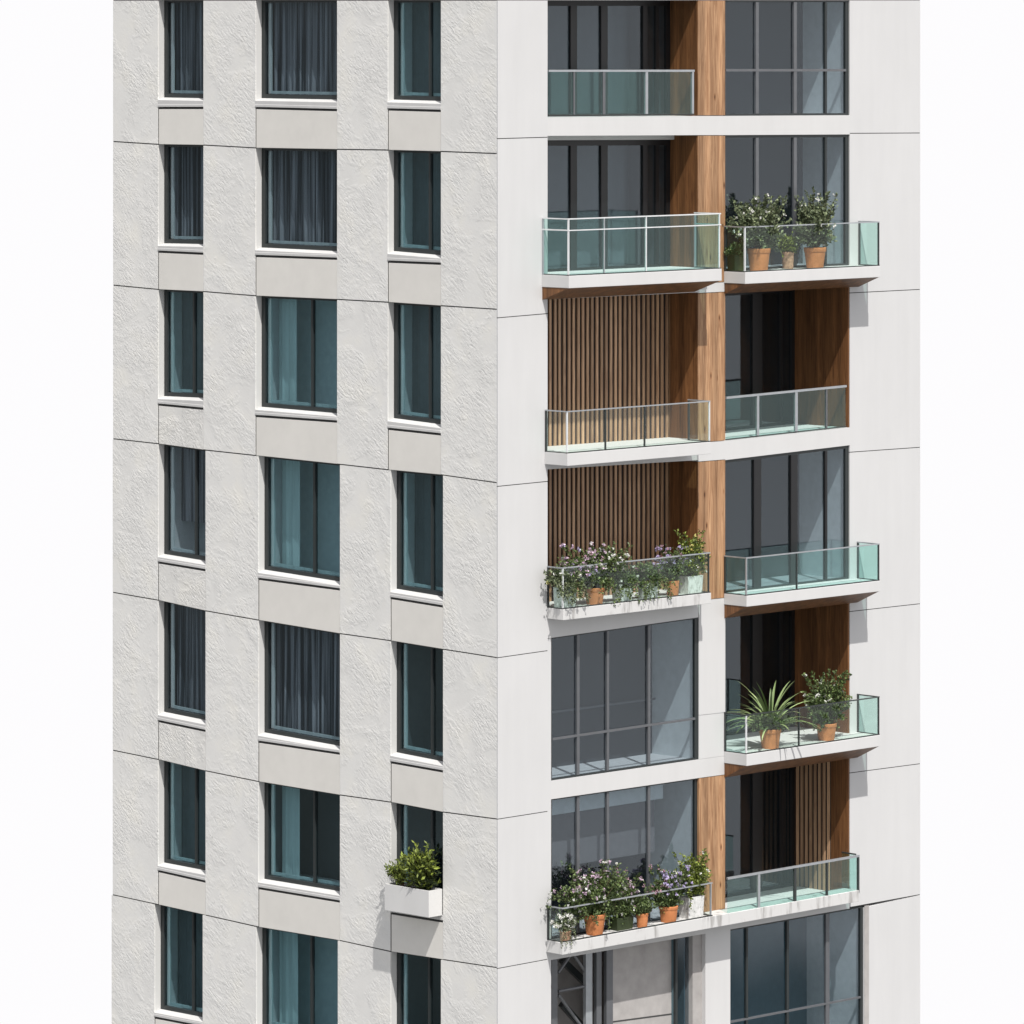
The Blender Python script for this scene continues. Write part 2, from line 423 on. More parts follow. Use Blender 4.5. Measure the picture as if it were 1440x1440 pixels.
for r in range(1, 8):
    xs = XS[r]
    for c in range(3):
        x0, x1 = xs[2*c+1], xs[2*c+2]
        f0, f1, s0, s1 = FB[(r, c)]
        w = empty('window', T)
        # opening in metres
        aL, zhL = P('L', x0, jy(r, x0)); aR, zhR = P('L', x1, jy(r, x1))
        xg = x0+11
        _, zbL = P('L', xg, f0, GD-.02); _, zbR = P('L', x1, f1, GD-.02)
        # extrapolate bottom right because the hidden part goes on behind the pier
        def zb(a): return zbL+(zbR-zbL)*(aL-a)/(aL-aR)
        def zh(a): return zhL+(zhR-zhL)*(aL-a)/(aL-aR)
        fr = MB(); fw = .075
        def member(a0, a1, zt0, zt1, zb0, zb1, d0=GD-.03, d1=GD+.05, mb=fr):
            mb.hexa([W('L', a0, zt0, d0), W('L', a1, zt1, d0), W('L', a1, zb1, d0), W('L', a0, zb0, d0)],
                    [W('L', a0, zt0, d1), W('L', a1, zt1, d1), W('L', a1, zb1, d1), W('L', a0, zb0, d1)])
        member(aL, aL-.11, zh(aL), zh(aL-.11), zb(aL), zb(aL-.11))
        member(aR+fw, aR, zh(aR+fw), zh(aR), zb(aR+fw), zb(aR))
        member(aL-.11, aR+fw, zb(aL-.11)+.085, zb(aR+fw)+.085, zb(aL-.11), zb(aR+fw))
        member(aL-.11, aR+fw, zh(aL-.11), zh(aR+fw), zh(aL-.11)-.05, zh(aR+fw)-.05)
        mulls = {0: [273.5], 1: [440], 2: [605.5]}[c] if (r, c) not in CURT else []
        if r >= 4: mulls = [m_+3 for m_ in mulls]
        if r == 7: mulls = [m_-4 for m_ in mulls]
        for mxp in mulls:
            am, _ = P('L', mxp, 300, GD)
            member(am+.026, am-.026, zh(am)-.05, zh(am)-.05, zb(am)+.085, zb(am)+.085)
        fr.build('frame', M['frame'], w)
        gm = MB(); member(aL-.11, aR+fw, zh(aL-.11)-.05, zh(aR+fw)-.05, zb(aL-.11)+.085, zb(aR+fw)+.085, GD+.012, GD+.020, gm)
        gm.build('glass_pane', M['g_slate'] if (r, c) in CURT|HALF else M['g_teal'], w)
        # inner light bead frame seen through the glass
        ib = MB()
        member(aL-.12, aL-.20, zh(aL)-.07, zh(aL-.2)-.07, zb(aL)+.10, zb(aL-.2)+.10, GD+.06, GD+.10, ib)
        member(aL-.20, aR+.03, zb(aL-.2)+.155, zb(aR)+.155, zb(aL-.2)+.095, zb(aR)+.095, GD+.06, GD+.10, ib)
        ib.build('inner_frame', M['cur_teal'], w)
        # sloping sill with nosing
        _, zsL = P('L', x0, s0-1.5); _, zsR = P('L', x1, s1-1.5)
        sm = MB()
        A = [(GD-.03, zbL-.002, zbR-.002), (.006, zbL-.045, zbR-.045), (-.004, zbL-.055, zbR-.055), (-.004, zsL+.06, zsR+.06), (-.009, zsL+.052, zsR+.052), (-.009, zsL+.008, zsR+.008), (0.004, zsL, zsR), (GD+.05, zsL, zsR), (GD+.05, zbL-.002, zbR-.002)]
        pts = [W('L', aL-.001, z0_, d_) for d_, z0_, z1_ in A]+[W('L', aR+.001, z1_, d_) for d_, z0_, z1_ in A]
        n = len(A)
        sm.poly(pts, [(i, (i+1) % n, n+(i+1) % n, n+i) for i in range(n)]+[tuple(range(n))[::-1], tuple(range(n, 2*n))])
        sm.build('sill', M['sill'], w)
        # room
        zt = min(zhL, zhR)+.0; zb_ = min(zbL, zbR)
        if (r, c) in CURT:
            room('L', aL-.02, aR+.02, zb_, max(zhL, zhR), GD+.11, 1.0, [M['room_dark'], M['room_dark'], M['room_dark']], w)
            curtain('L', aL-.05, aR+.03, zb_+.03, zt-.0, GD+.26, .055, .15 if c == 0 else .19, r*10+c, 'curtain', M['cur_dark'], w)
        else:
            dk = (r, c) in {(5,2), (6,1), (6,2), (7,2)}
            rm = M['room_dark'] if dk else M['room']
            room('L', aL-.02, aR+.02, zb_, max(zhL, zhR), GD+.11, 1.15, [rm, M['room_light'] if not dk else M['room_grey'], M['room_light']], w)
            wd = aL-aR
            if (r, c) in HALF or c == 0:
                curtain('L', aL-.05, aR+.03, zb_+(.75 if (r, c) in HALF else .02), zt, GD+.42, .02, .26, r*10+c, 'curtain', M['cur_dark'] if (r, c) in HALF else M['room_grey'], w)
            if c == 2 and not dk:
                curtain('L', aL-.05, aL-.05-.62*wd, zb_+.02, zt, GD+.45, .018, .3, r*10+c, 'curtain', M['room_grey'], w)
            if c == 1:
                curtain('L', aL-.18, aL-.18-.22*wd, zb_+.02, zt, GD+.30, .015, .25, r*10+c, 'curtain', M['cur_teal'], w)
                if r in (3, 4, 7):
                    mbp = MB(); z9 = zb_+.55
                    mbp.hexa([W('L', aL-.62*wd, zt, .95), W('L', aR, zt, .95), W('L', aR, z9-.25, .95), W('L', aL-.62*wd, z9, .95)],
                             [W('L', aL-.62*wd, zt, 1.1), W('L', aR, zt, 1.1), W('L', aR, z9-.25, 1.1), W('L', aL-.62*wd, z9, 1.1)])
                    mbp.build('cabinet', M['room_blue'], w)
# spandrel panels and the walls behind them
spw = MB()
for r in range(0, 9):
    xs = XS[r]
    for c in range(3):
        x0, x1 = xs[2*c+1], xs[2*c+2]
        if r == 0: s0 = s1 = -75
        elif r == 8: s0, s1 = jy(8, x0), jy(8, x1)
        else: s0, s1 = FB[(r, c)][2:]
        if r == 0: t0 = t1 = -228
        else: t0, t1 = s0, s1
        bx0, bx1 = XS[r+1][2*c+1], XS[r+1][2*c+2]
        y0, y1 = jy(r+1, x0), jy(r+1, x1)
        seal = MB(); spw = MB()
        pm = MB(); lq(pm, x0, x1, t0, t1, y0, y1, .004, .045, (.026, .012, .024, .004))
        lq(seal, x0, x1, t0, t1, y0, y1, .010, .06, (0, 0, 0, .012))
        lq(spw, x0, x1, t0, t1, y0, y1, .062, .34, (0.0, 0.0, .002, 0))
        so_ = spw.build('spandrel_wall', M['reveal'], T)
        pm.build('spandrel_panel', M['stone_heavy'] if (r, c) in ROUGH else M['span'], so_, bevel=.006)
        seal.build('joint_seal', M['seal'], so_)

# ---- right (smooth) facade: piers
RJL = [(-228, -228), (0, 0), (195, 193), (447, 441), (684, 677), (925, 915), (1152, 1141), (1362, 1349), (1590, 1570), (1800, 1770)]
RJR = [(-228, -228), (0, 0), (187.5, 187), (412, 407), (636, 629), (860, 849), (1087, 1074), (1276, 1258), (1490, 1470), (1710, 1680)]
pier = MB(); pback = MB()
for i in range(9):
    for (tab, xa, xb) in ((RJL, 700, 770), (RJR, 1195 if i < 7 else 1215, 1294)):
        t0, t1 = tab[i]; b0, b1 = tab[i+1]
        corner = tab is RJL; pier = MB(); pback = MB(); seal = MB()
        lq(pier, xa, xb, t0, t1, b0, b1, 0, TP, (0, 0, .009, .009), 'R')
        lq(pback, xa, xb, t0, t1, b0, b1, TP, .5, (.34 if corner else 0, 0, 0, 0), 'R')
        a0, a1 = P('R', xa, b0), P('R', xb, b1)
        seal.hexa([W('R', a0[0], a0[1]+.009, .008), W('R', a1[0], a1[1]+.009, .008), W('R', a1[0], a1[1]-.009, .008), W('R', a0[0], a0[1]-.009, .008)],
                  [W('R', a0[0], a0[1]+.009, TP), W('R', a1[0], a1[1]+.009, TP), W('R', a1[0], a1[1]-.009, TP), W('R', a0[0], a0[1]-.009, TP)])
        po = pback.build('pier_wall', M['wall'], T)
        pier.build('render_panel', M['wall'], po); seal.build('joint_seal', M['seal'], po)

st_ = MB(); st_.quad('R', [(770, 898.5), (775, 897.5), (775, 1570), (770, 1571)], 0, 0, 2.1); st_.build('pier_return', M['wall'], T)
# bays: lines in photo positions on the wall plane
LB = {'A': (0, 0, 165, 163), 'B': (191, 190, 386, 376), 'C': (421, 411, 634, 618), 'D': (660, 647, 855, 832),
      'E': (897, 868, 1098, 1068), 'F': (1124, 1094, 1322, 1287), 'G': (1350, 1313, 1560, 1515)}
RB = {'A': (0, 0, 163, 162), 'B': (190, 189, 381, 373), 'C': (413, 401, 620, 601), 'D': (647, 626, 834, 814),
      'E': (869, 843, 1055, 1031), 'F': (1093, 1063, 1288, 1257), 'G': (1307, 1274, 1510, 1470)}
FN = {'A': (0, 0, 163, 163), 'B': (190, 190, 399, 397), 'C': (412, 410, 623, 620), 'D': (649, 646, 845, 841),
      'E': (868, 863, 1068, 1063), 'F': (1094, 1089, 1292, 1287), 'G': (1313, 1307, 1515, 1510)}
def lx(k): return (770, 982) if k in 'ABCD' else ((775, 983) if k in 'EF' else (775, 992))
def fx(k): return (982, 1020) if k in 'ABCD' else ((983, 1020) if k in 'EF' else (992, 1027))
def rx(k): return (1020, 1195) if k != 'G' else (1027, 1215)
def ext(v, xa, xb, na, nb):
    s_ = (v[1]-v[0])/(xb-xa); return v[0]+s_*(na-xa), v[0]+s_*(nb-xa)
keys = 'ABCDEFG'; DL_ = .79
for col, tab, xf in (('l', LB, lx), ('f', FN, fx), ('r', RB, rx)):
    for i in range(-1, 7):
        mb = MB()
        if i == -1: xa, xb = xf('A'); q = [(xa, -228), (xb, -228), (xb, tab['A'][1]), (xa, tab['A'][0])]
        elif i == 6: xa, xb = xf('G'); q = [(xa, tab['G'][2]), (xb, tab['G'][3]), (xb, 1700), (xa, 1720)]
        else:
            u, l = keys[i], keys[i+1]; xa, xb = xf(u) if i < 5 else xf('F')
            if i == 3: xa, xb = xf('E') if col == 'f' else xf('D')
            lo = tab[l]
            lo2 = ext(lo[:2], *xf(l), xa, xb)
            hi2 = ext(tab[u][2:], *xf(u), xa, xb)
            q = [(xa, hi2[0]), (xb, hi2[1]), (xb, lo2[1]), (xa, lo2[0])]
        mb.quad('R', q, 0, 0, 2.1)
        mb.build('floor_slab', M['slab'], T)
# fins
for k in keys:
    xa, xb = fx(k); t0, t1, b0, b1 = FN[k]
    mb = MB(); wd_ = k in 'ABCDF'
    if k == 'E':
        ym = 1006
        lq(mb, xa, xb, t0, t1, ym, ym-4, 0, 2.1, (0, 0, 0, .008), 'R'); lq(mb, xa, xb, ym, ym-4, b0, b1, 0, 2.1, (0, 0, .008, 0.004), 'R')
        lq(mb, xa, xb, ym-3, ym-7, ym+3, ym-1, .012, 2.0, (.01, .01, 0, 0), 'R')
    else:
        lq(mb, xa, xb, t0, t1, b0, b1, .004 if wd_ else 0, 2.1, (0, 0, .012 if wd_ else 0, .012 if wd_ else 0), 'R')
    if k in 'ABCD':
        a_f = P('R', xa, 500)[0]; z1_ = min(P('R', xa, t0)[1], P('R', xb, t1)[1]); z0_ = max(P('R', xa, b0)[1], P('R', xb, b1)[1])
        fl_ = MB(); fl_.box(a_f-.02, a_f-.0015, .02, DL_-.002, z0_+.0, z1_-.0); fl_.build('timber_lining', M['wood_dark'], T)  # boards added on the fin's side, carrying its shade as darker colour
    mb.build('timber_fin' if wd_ else 'white_fin', M['wood'] if wd_ else M['slab'], T)

# ---- glazing
def win(px, k_or_lines, d, posts, hbars, mats, rm, depth=1.9, fm='grey', glassm='g_slate', fw=(3, 3, 4, 4), pdep=.05, name='window', roomL=None, curt=None, gd=.03):
    """px=(x0,x1) and lines=(ytop0,ytop1,ybot0,ybot1) read on plane d; posts = list of (xa,xb,material)"""
    x0, x1 = px; t0, t1, b0, b1 = k_or_lines
    T_ = lambda x: t0+(t1-t0)*(x-x0)/(x1-x0)
    B_ = lambda x: b0+(b1-b0)*(x-x0)/(x1-x0)
    w = empty(name, T)
    groups = {}
    def q(mb, xa, xb, ya0, ya1, yb0, yb1, d0, d1): mb.quad('R', [(xa, ya0), (xb, ya1), (xb, yb1), (xa, yb0)], d, d0, d1)
    l, r_, tp, bt = fw
    fr = groups.setdefault(fm, MB())
    if l: q(fr, x0, x0+l, T_(x0), T_(x0+l), B_(x0), B_(x0+l), d, d+.06)
    if r_: q(fr, x1-r_, x1, T_(x1-r_), T_(x1), B_(x1-r_), B_(x1), d, d+.06)
    xl, xr = x0+l, x1-r_
    if tp: q(fr, xl, xr, T_(xl), T_(xr), T_(xl)+tp, T_(xr)+tp, d, d+.06)
    if bt: q(fr, xl, xr, B_(xl)-bt, B_(xr)-bt, B_(xl), B_(xr), d, d+.06)
    for (xa, xb, pm_) in posts:
        q(groups.setdefault(pm_, MB()), xa, xb, T_(xa)+tp, T_(xb)+tp, B_(xa)-bt, B_(xb)-bt, d-.012, d+pdep)
    for (ya, yb, hb, pm_) in hbars:
        q(groups.setdefault(pm_, MB()), xl, xr, ya, yb, ya+hb, yb+hb, d-.018, d+.04)
    for mk, mb in groups.items(): mb.build('frame', M[mk], w)
    gm = MB(); q(gm, xl, xr, T_(xl)+tp, T_(xr)+tp, B_(xl)-bt, B_(xr)-bt, d+gd, d+gd+.008); gm.build('glass_pane', M[glassm], w)
    (a0, za), (a1, zb2) = P('R', x0, T_(x0), d), P('R', x1, T_(x1), d)
    (_, zc), (_, zd) = P('R', x0, B_(x0), d), P('R', x1, B_(x1), d)
    if rm: room('R', a0+.03, a1-.033-(d if d < .2 else 0), min(zc, zd)-.01, max(za, zb2), d+.065, d+depth, [M[x] for x in rm], w)
    return w, (a0, a1, min(zc, zd), max(za, zb2))

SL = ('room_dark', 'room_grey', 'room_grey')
# row A left: recessed dark framed doors
DL = .79
def hid(lines, xa, xb, na, nb):   # re-read lines further left on the recess plane
    t = ext(lines[:2], xa, xb, na, nb); b = ext(lines[2:], xa, xb, na, nb); return (*t, *b)
def zline(face_lines, xa, xb, d, na, nb):
    """wall-plane lines -> what they look like on plane d (level edges) at positions na, nb"""
    res = []
    for y0, y1 in (face_lines[:2], face_lines[2:]):
        (a0, z0), (a1, z1) = P('R', xa, y0), P('R', xb, y1)
        for nx in (na, nb):
            a = P('R', nx, 100, d)[0]
            z = z0+(z1-z0)*(a-a0)/(a1-a0)
            k = (nx-CX)/F_PX; dy = (1-k)/S2; t_ = (d-CAM.y)/dy
            res.append(HY-(z-ZC)/t_*F_PX)
    return tuple(res)
for k in 'AB':
    xa, xb = lx(k); ln = zline(LB[k], xa, xb, DL, 731, 943)
    if k == 'B':
        hd = MB(); hd.quad('R', [(731, ln[0]), (943, ln[1]), (943, ln[1]+7), (731, ln[0]+7)], DL, DL-.12, DL+.3); hd.build('lintel', M['trim'], T)
        ln = (ln[0]+7, ln[1]+7, ln[2], ln[3])
    posts = [(802, 811, 'black'), (845, 854, 'black'), (904, 910, 'black'), (922, 926, 'black'), (760, 766, 'black')]
    win((731, 943), ln, DL, posts, [], None, ('room_grey', 'room_grey', 'room_light'), 1.2, 'black', 'g_slate', (6, 6, 8, 4))
    (a0, z0), (a1, z1) = P('R', 731, ln[0], DL), P('R', 943, ln[1], DL)
    zb0 = P('R', 731, ln[2], DL)[1]
    curtain('R', a0+.1, P('R', 905, 100, DL)[0], zb0, min(z0, z1), DL+.55, .012, .7, 3, 'curtain', M['room_grey'], T).name = 'curtain'
# rows C, D left: slatted timber screens on dark backing
for k in 'CD':
    xa, xb = lx(k); ln = zline(LB[k], xa, xb, DL, 731, 943)
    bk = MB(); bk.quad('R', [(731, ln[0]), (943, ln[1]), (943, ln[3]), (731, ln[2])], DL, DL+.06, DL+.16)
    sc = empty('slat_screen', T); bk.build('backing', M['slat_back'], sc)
    T_ = lambda x: ln[0]+(ln[1]-ln[0])*(x-731)/212; B_ = lambda x: ln[2]+(ln[3]-ln[2])*(x-731)/212
    sm = MB(); x = 733.5; rg = random.Random(3)
    while x < 937:
        j = rg.uniform(-.25, .25)
        sm.quad('R', [(x+j, T_(x)), (x+j+3.1, T_(x+3.1)), (x+j+3.1, B_(x+3.1)), (x+j, B_(x))], DL+.03, DL+.03, DL+.058); x += 6.55
    sm.build('slats', M['slat'], sc)
# E, F left flush glazing
p3 = [(811, 814.5, 'grey'), (853, 856, 'grey'), (911, 914, 'grey')]
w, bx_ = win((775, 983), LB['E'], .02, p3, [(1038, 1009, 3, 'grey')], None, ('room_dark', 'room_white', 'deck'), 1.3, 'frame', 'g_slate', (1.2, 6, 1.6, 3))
# balustrade of the room behind
ir = MB(); zz = P('R', 775, 1003, 1.25)[1]; ir.box(bx_[0]+.1, bx_[1]-.05, 1.22, 1.25, zz, zz+.04); ir.build('inner_rail', M['grey'], w)
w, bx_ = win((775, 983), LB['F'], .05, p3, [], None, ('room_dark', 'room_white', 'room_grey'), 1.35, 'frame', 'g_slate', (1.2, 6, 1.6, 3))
bl = MB(); zt = P('R', 775, 1146, .5)[1]; zb = P('R', 775, 1222, .5)[1]
bl.box(bx_[0]+.03, P('R', 918, 1200, .6)[0], .55, .58, zb, zt); bl.build('blind', M['blind'], w)
bl = MB(); bl.box(bx_[0]+.03, P('R', 925, 1200, .6)[0], .45, .53, zt, bx_[3]-.02); bl.build('blind_box', M['room_light'], w)
# right bay flush glazing rows A, B, D
pr = [(1062.5, 1066.5, 'grey'), (1116, 1120, 'grey'), (1160, 1162.5, 'frame')]
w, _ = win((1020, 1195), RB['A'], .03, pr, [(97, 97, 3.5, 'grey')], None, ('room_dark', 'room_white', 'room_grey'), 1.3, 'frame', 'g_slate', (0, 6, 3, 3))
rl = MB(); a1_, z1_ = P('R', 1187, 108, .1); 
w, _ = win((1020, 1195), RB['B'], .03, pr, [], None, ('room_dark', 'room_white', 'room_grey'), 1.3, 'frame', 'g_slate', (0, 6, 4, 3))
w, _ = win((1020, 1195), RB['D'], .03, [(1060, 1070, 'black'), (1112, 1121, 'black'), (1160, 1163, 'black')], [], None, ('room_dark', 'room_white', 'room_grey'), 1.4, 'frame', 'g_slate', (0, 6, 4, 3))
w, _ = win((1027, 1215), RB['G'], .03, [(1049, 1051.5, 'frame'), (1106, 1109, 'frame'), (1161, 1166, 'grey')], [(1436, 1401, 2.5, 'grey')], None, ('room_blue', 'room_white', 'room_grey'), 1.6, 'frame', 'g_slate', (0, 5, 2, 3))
# C, E, F right: deep timber-lined recess
DR = 1.55
for k in 'CEF':
    xa, xb = rx(k); ln = zline(RB[k], xa, xb, DR, 943, 1118)
    posts = [(1058, 1071, 'black'), (1097, 1100, 'black'), (1113, 1116, 'black')]
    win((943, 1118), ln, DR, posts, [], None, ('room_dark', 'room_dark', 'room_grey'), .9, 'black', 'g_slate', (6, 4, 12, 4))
    a1 = P('R', 1195, 500)[0]
    zt = max(P('R', xa, RB[k][0])[1], P('R', xb, RB[k][1])[1]); zb = min(P('R', xa, RB[k][2])[1], P('R', xb, RB[k][3])[1])
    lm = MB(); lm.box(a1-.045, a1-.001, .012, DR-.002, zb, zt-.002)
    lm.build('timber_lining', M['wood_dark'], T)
    if k == 'F':
        sc = MB()
        y_ = DR-.06
        while y_ > .55:
            sc.box(a1-.07, a1-.047, y_-.07, y_, zb, zt-.02); y_ -= .128
        sb = empty('slat_screen', T); sc.build('slats', M['slat'], sb)
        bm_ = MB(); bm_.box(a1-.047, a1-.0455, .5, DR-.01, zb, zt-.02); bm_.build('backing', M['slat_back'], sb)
# row G left: steel lattice, concrete wall, blue pane, jamb
lnG = LB['G']
def TG(x): return lnG[0]+(lnG[1]-lnG[0])*(x-775)/217
cw = MB(); cw.quad('R', [(862, 1330), (952, 1314), (952, 1560), (862, 1575)], .3, .3, .5); cw.build('concrete_wall', M['concrete'], T)
cw = MB(); cw.quad('R', [(700, 1330), (862, 1320), (862, 1575), (700, 1600)], 1.4, 1.4, 1.5); cw.build('concrete_wall', M['concrete'], T)
cs = MB(); cs.quad('R', [(862, 1436), (952, 1424), (952, 1426), (862, 1438)], .29, .295, .3); cs.build('wall_joint', M['seal'], T)
jm = MB(); jm.quad('R', [(974, 1312), (992, 1312), (992, 1560), (974, 1560)], .1, .1, .5); jm.build('jamb', M['concrete'], T)
wg, _ = win((950, 975), (1317, 1313, 1570, 1566), .18, [], [], None, ('room_blue', 'room_blue', 'room_blue'), .5, 'frame', 'g_slate', (3, 1, 2, 2))
tr = empty('steel_lattice', T)
def pt(x, y, d): a, z = P('R', x, y, d); return Vector((a, d, z))
def steel_post(x0_, x1_, d, m_):
    mb = MB(); mb.quad('R', [(x0_, TG(x0_)), (x1_, TG(x1_)), (x1_, 1570), (x0_, 1570)], d, d, d+.08); return mb.build('post', M[m_], tr)
steel_post(776, 784, .35, 'grey'); steel_post(824, 833, .35, 'alu'); steel_post(839, 846, .30, 'grey'); steel_post(853, 862, .25, 'grey')
for (xa_, ya_, xb_, yb_) in ((785, 1368, 803, 1342), (806, 1342, 824, 1368), (785, 1394, 833, 1385), (785, 1399, 815, 1440), (815, 1440, 828, 1458), (785, 1480, 828, 1474)):
    mb = MB(); mb.tube(pt(xa_, ya_, .4), pt(xb_, yb_, .4), .033, n=10); mb.build('brace', M['grey'], tr, smooth=True)
for (xa_, ya_, xb_, yb_) in ((790, 1350, 826, 1385), (790, 1412, 826, 1452)):
    mb = MB(); mb.tube(pt(xa_, ya_, .8), pt(xb_, yb_, .8), .09, n=4); mb.build('brace', M['frame'], tr)
# rough jamb beside the lowest right window
rj = MB(); rj.quad('R', [(1216, 1274), (1222, 1273), (1222, 1470), (1216, 1471)], -.012, -.012, -.001); rj.build('jamb', M['concrete'], T)

# ---- core, roof, ends
core = MB()
xr, ylf = P('R', 1294, 500)[0], P('L', 158, 500)[0]
ztop, zbot = P('R', 700, -228)[1], P('L', 700, 1785)[1]+.3
for c_ in ((2.75, xr-.02, 2.75, ylf-.02), (.36, 2.74, ylf-.3, ylf-.02), (xr-.3, xr-.02, .51, 2.74)):
    core = MB(); core.box(*c_, zbot, ztop-.05); core.build('inner_core', M['core'], T)
rf = MB(); rf.box(-.05, xr, -.05, ylf, ztop+.01, ztop+.35); rf.build('roof', M['slab'], T)

# ---------------------------------------------------------------- balconies
def balcony(side, xf0, xf1, yt, th_px, gh_px, posts, soffit=None, railm='alu', endm='dark_rail', glassm='g_mint', mid=None, gl=None, botm='dark_rail', slab='slab', front=True, rfl=None, clearfront=False):
    p = (xf0-side)/49.5
    a0, zt = P('R', xf0, yt, -p); a1, _ = P('R', xf1, yt, -p)
    th = th_px/70; gh = gh_px/70; zb = zt-th
    b = empty('balcony', T)
    if slab:
        mb = MB(); mb.box(a0, a1, -p, -.001, zb, zt); mb.build('slab', M[slab], b, bevel=.008)
    if soffit is not None:
        zs = P('R', soffit[0], soffit[1])[1]
        mb = MB(); e = .012
        A = [(-p+.03, zb-.003), (-.002, zb-.003), (-.002, zs)]
        pts = [(a0+e, d_, z_) for d_, z_ in A]+[(a1-e, d_, z_) for d_, z_ in A]
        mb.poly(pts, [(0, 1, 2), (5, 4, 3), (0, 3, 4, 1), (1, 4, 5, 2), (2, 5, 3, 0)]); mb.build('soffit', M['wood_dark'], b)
    zg = zt+gh
    ga0, ga1 = (a0, a1) if gl is None else (P('R', gl[0], 500, -p)[0], P('R', gl[1], 500, -p)[0])
    e = .03; y = -p+e
    gm = MB(); fm_ = MB() if clearfront else None
    if front: (fm_ or gm).box(ga0+.02, ga1-.02, y, y+.008, zt+.02, zg-.01)
    if front: (fm_ or gm).build('glass_panel', M['g_clear' if clearfront else glassm], b)
    for xa_ in (ga0+.02, ga1-.028):
        gs = MB(); gs.box(xa_, xa_+.008, y+.02, -.01, zt+.02, zg-.01); gs.build('glass_panel', M[glassm], b)
    rl = MB(); h = .024
    if front or rfl: rl.box(ga0, ga1, y-.012, y+.022, zg-.01, zg-.01+h)
    rl.box(ga0, ga0+.03, y+.03, -.002, zg-.01, zg-.01+h); rl.box(ga1-.03, ga1, y+.03, -.002, zg-.01, zg-.01+h)
    if mid:
        zm = zt+gh*mid
        rl.box(ga0, ga1, y-.016, y-.002, zm, zm+.022); rl.box(ga0, ga0+.018, y+.01, -.002, zm, zm+.028); rl.box(ga1-.018, ga1, y+.01, -.002, zm, zm+.028)
    rl.build('handrail', M[railm], b)
    bt = MB(); bt.box(ga0, ga1, y-.012, y+.02, zt+.001, zt+.024); bt.box(ga0+.006, ga0+.03, y+.02, -.002, zt+.001, zt+.02); bt.box(ga1-.03, ga1-.006, y+.02, -.002, zt+.001, zt+.02)
    bt.build('bottom_channel', M[botm], b)
    for (px, m_) in posts:
        a = P('R', px, 500, -p)[0]; mb = MB()
        a = min(max(a, ga0+.02), ga1-.02)
        mb.box(a-.013, a+.013, y-.012, y+.022, zt+.002, zg-.012); mb.build('post', M[m_], b)
    for a in (ga0+.015, ga1-.015):
        mb = MB(); mb.box(a-.014, a+.014, -.045, -.003, zt+.002, zg-.012); mb.build('post', M[endm], b)
    return dict(p=p, a0=a0, a1=a1, zt=zt, zb=zb, zg=zg, b=b)
BL = {}
BL['BL'] = balcony(762, 800, 1015, 388, 17.5, 80, [(801, 'white_rail'), (851, 'alu'), (910, 'white_rail'), (1013, 'white_rail')], (770, 421), 'white_rail', 'alu', mid=.79)
BL['BR'] = balcony(1018, 1048, 1238, 383, 17, 66, [(1049, 'white_rail'), (1237, 'dark_rail')], (1020, 413), 'alu', clearfront=True)
BL['CL'] = balcony(766, 798, 1000, 638, 17.5, 59, [(799, 'white_rail'), (853, 'dark_rail'), (908, 'dark_rail'), (999, 'white_rail')], None, 'alu', glassm='g_clear')
BL['DL'] = balcony(769, 792, 1000, 857, 15.5, 58, [(793, 'white_rail'), (998, 'dark_rail')], None, 'alu', glassm='g_clear', slab='slab_st')
BL['DR'] = balcony(1018, 1050, 1238, 838, 16, 55, [(1051, 'alu'), (1122, 'dark_rail'), (1237, 'dark_rail')], (1021, 869), 'alu')
BL['ER'] = balcony(1018, 1050, 1238, 1061, 17, 57, [(1051, 'white_rail'), (1125, 'dark_rail'), (1237, 'dark_rail')], (1021, 1093), 'dark_rail', clearfront=True)
BL['FL'] = balcony(768, 791, 1208, 1326, 17, 48, [(1001, 'alu')], None, 'alu', glassm='g_clear', gl=(792, 1003), slab='slab_st', front=False, rfl=True)
# parapets set in the openings
def parapet(x0, x1, t0, t1, b0, b1, d, posts, railm, glassm, x_end=None):
    b = empty('glass_parapet', T)
    gm = MB(); lq(gm, x0, x1, t0+2, t1+2, b0, b1, d, d+.008, (0, .02, 0, .02), 'R', d); gm.build('glass_panel', M[glassm], b)
    rl = MB(); lq(rl, x0, x1, t0, t1, t0+3, t1+3, d-.018, d+.03, (0, 0, 0, 0), 'R', d); rl.build('handrail', M[railm], b)
    bt = MB(); lq(bt, x0, x1, b0-1.6, b1-1.6, b0, b1, d-.01, d+.02, (0, 0, 0, .002), 'R', d); bt.build('bottom_channel', M['dark_rail'], b)
    for px, wd, m_ in posts:
        f = (px-x0)/(x1-x0); t = t0+(t1-t0)*f+3.2; bb = b0+(b1-b0)*f-1.8
        mb = MB(); lq(mb, px-wd/2, px+wd/2, t, t, bb, bb, d-.014, d+.03, (0, 0, 0, 0), 'R', d); mb.build('post', M[m_], b)
    return b
parapet(771, 976, 98, 98, 163, 161.5, .03, [(807, 2, 'grey'), (849, 3.5, 'grey'), (909, 3.5, 'alu'), (974, 2.5, 'alu')], 'alu', 'g_mint')
parapet(1021, 1190, 558, 541.5, 619, 600.5, .04, [(1065.5, 3, 'alu'), (1119.5, 3.5, 'alu'), (1162, 1.8, 'grey')], 'alu', 'g_mint')
fp = parapet(1023, 1208, 1234, 1202, 1286, 1256, -BL['FL']['p']+.03, [(1067, 3, 'alu'), (1118, 3, 'dark_rail'), (1163, 2, 'dark_rail'), (1207, 2, 'dark_rail')], 'alu', 'g_mint')
f_ = BL['FL']; gm = MB(); a_ = f_['a1']-.03
gm.box(a_-.008, a_, -f_['p']+.05, -.01, f_['zt']+.02, f_['zt']+.75); gm.build('glass_panel', M['g_mint'], fp)
gm = MB(); gm.box(a_-.012, a_+.012, -f_['p']+.06, -.002, f_['zt']+.752, f_['zt']+.78); gm.build('handrail', M['dark_rail'], fp)

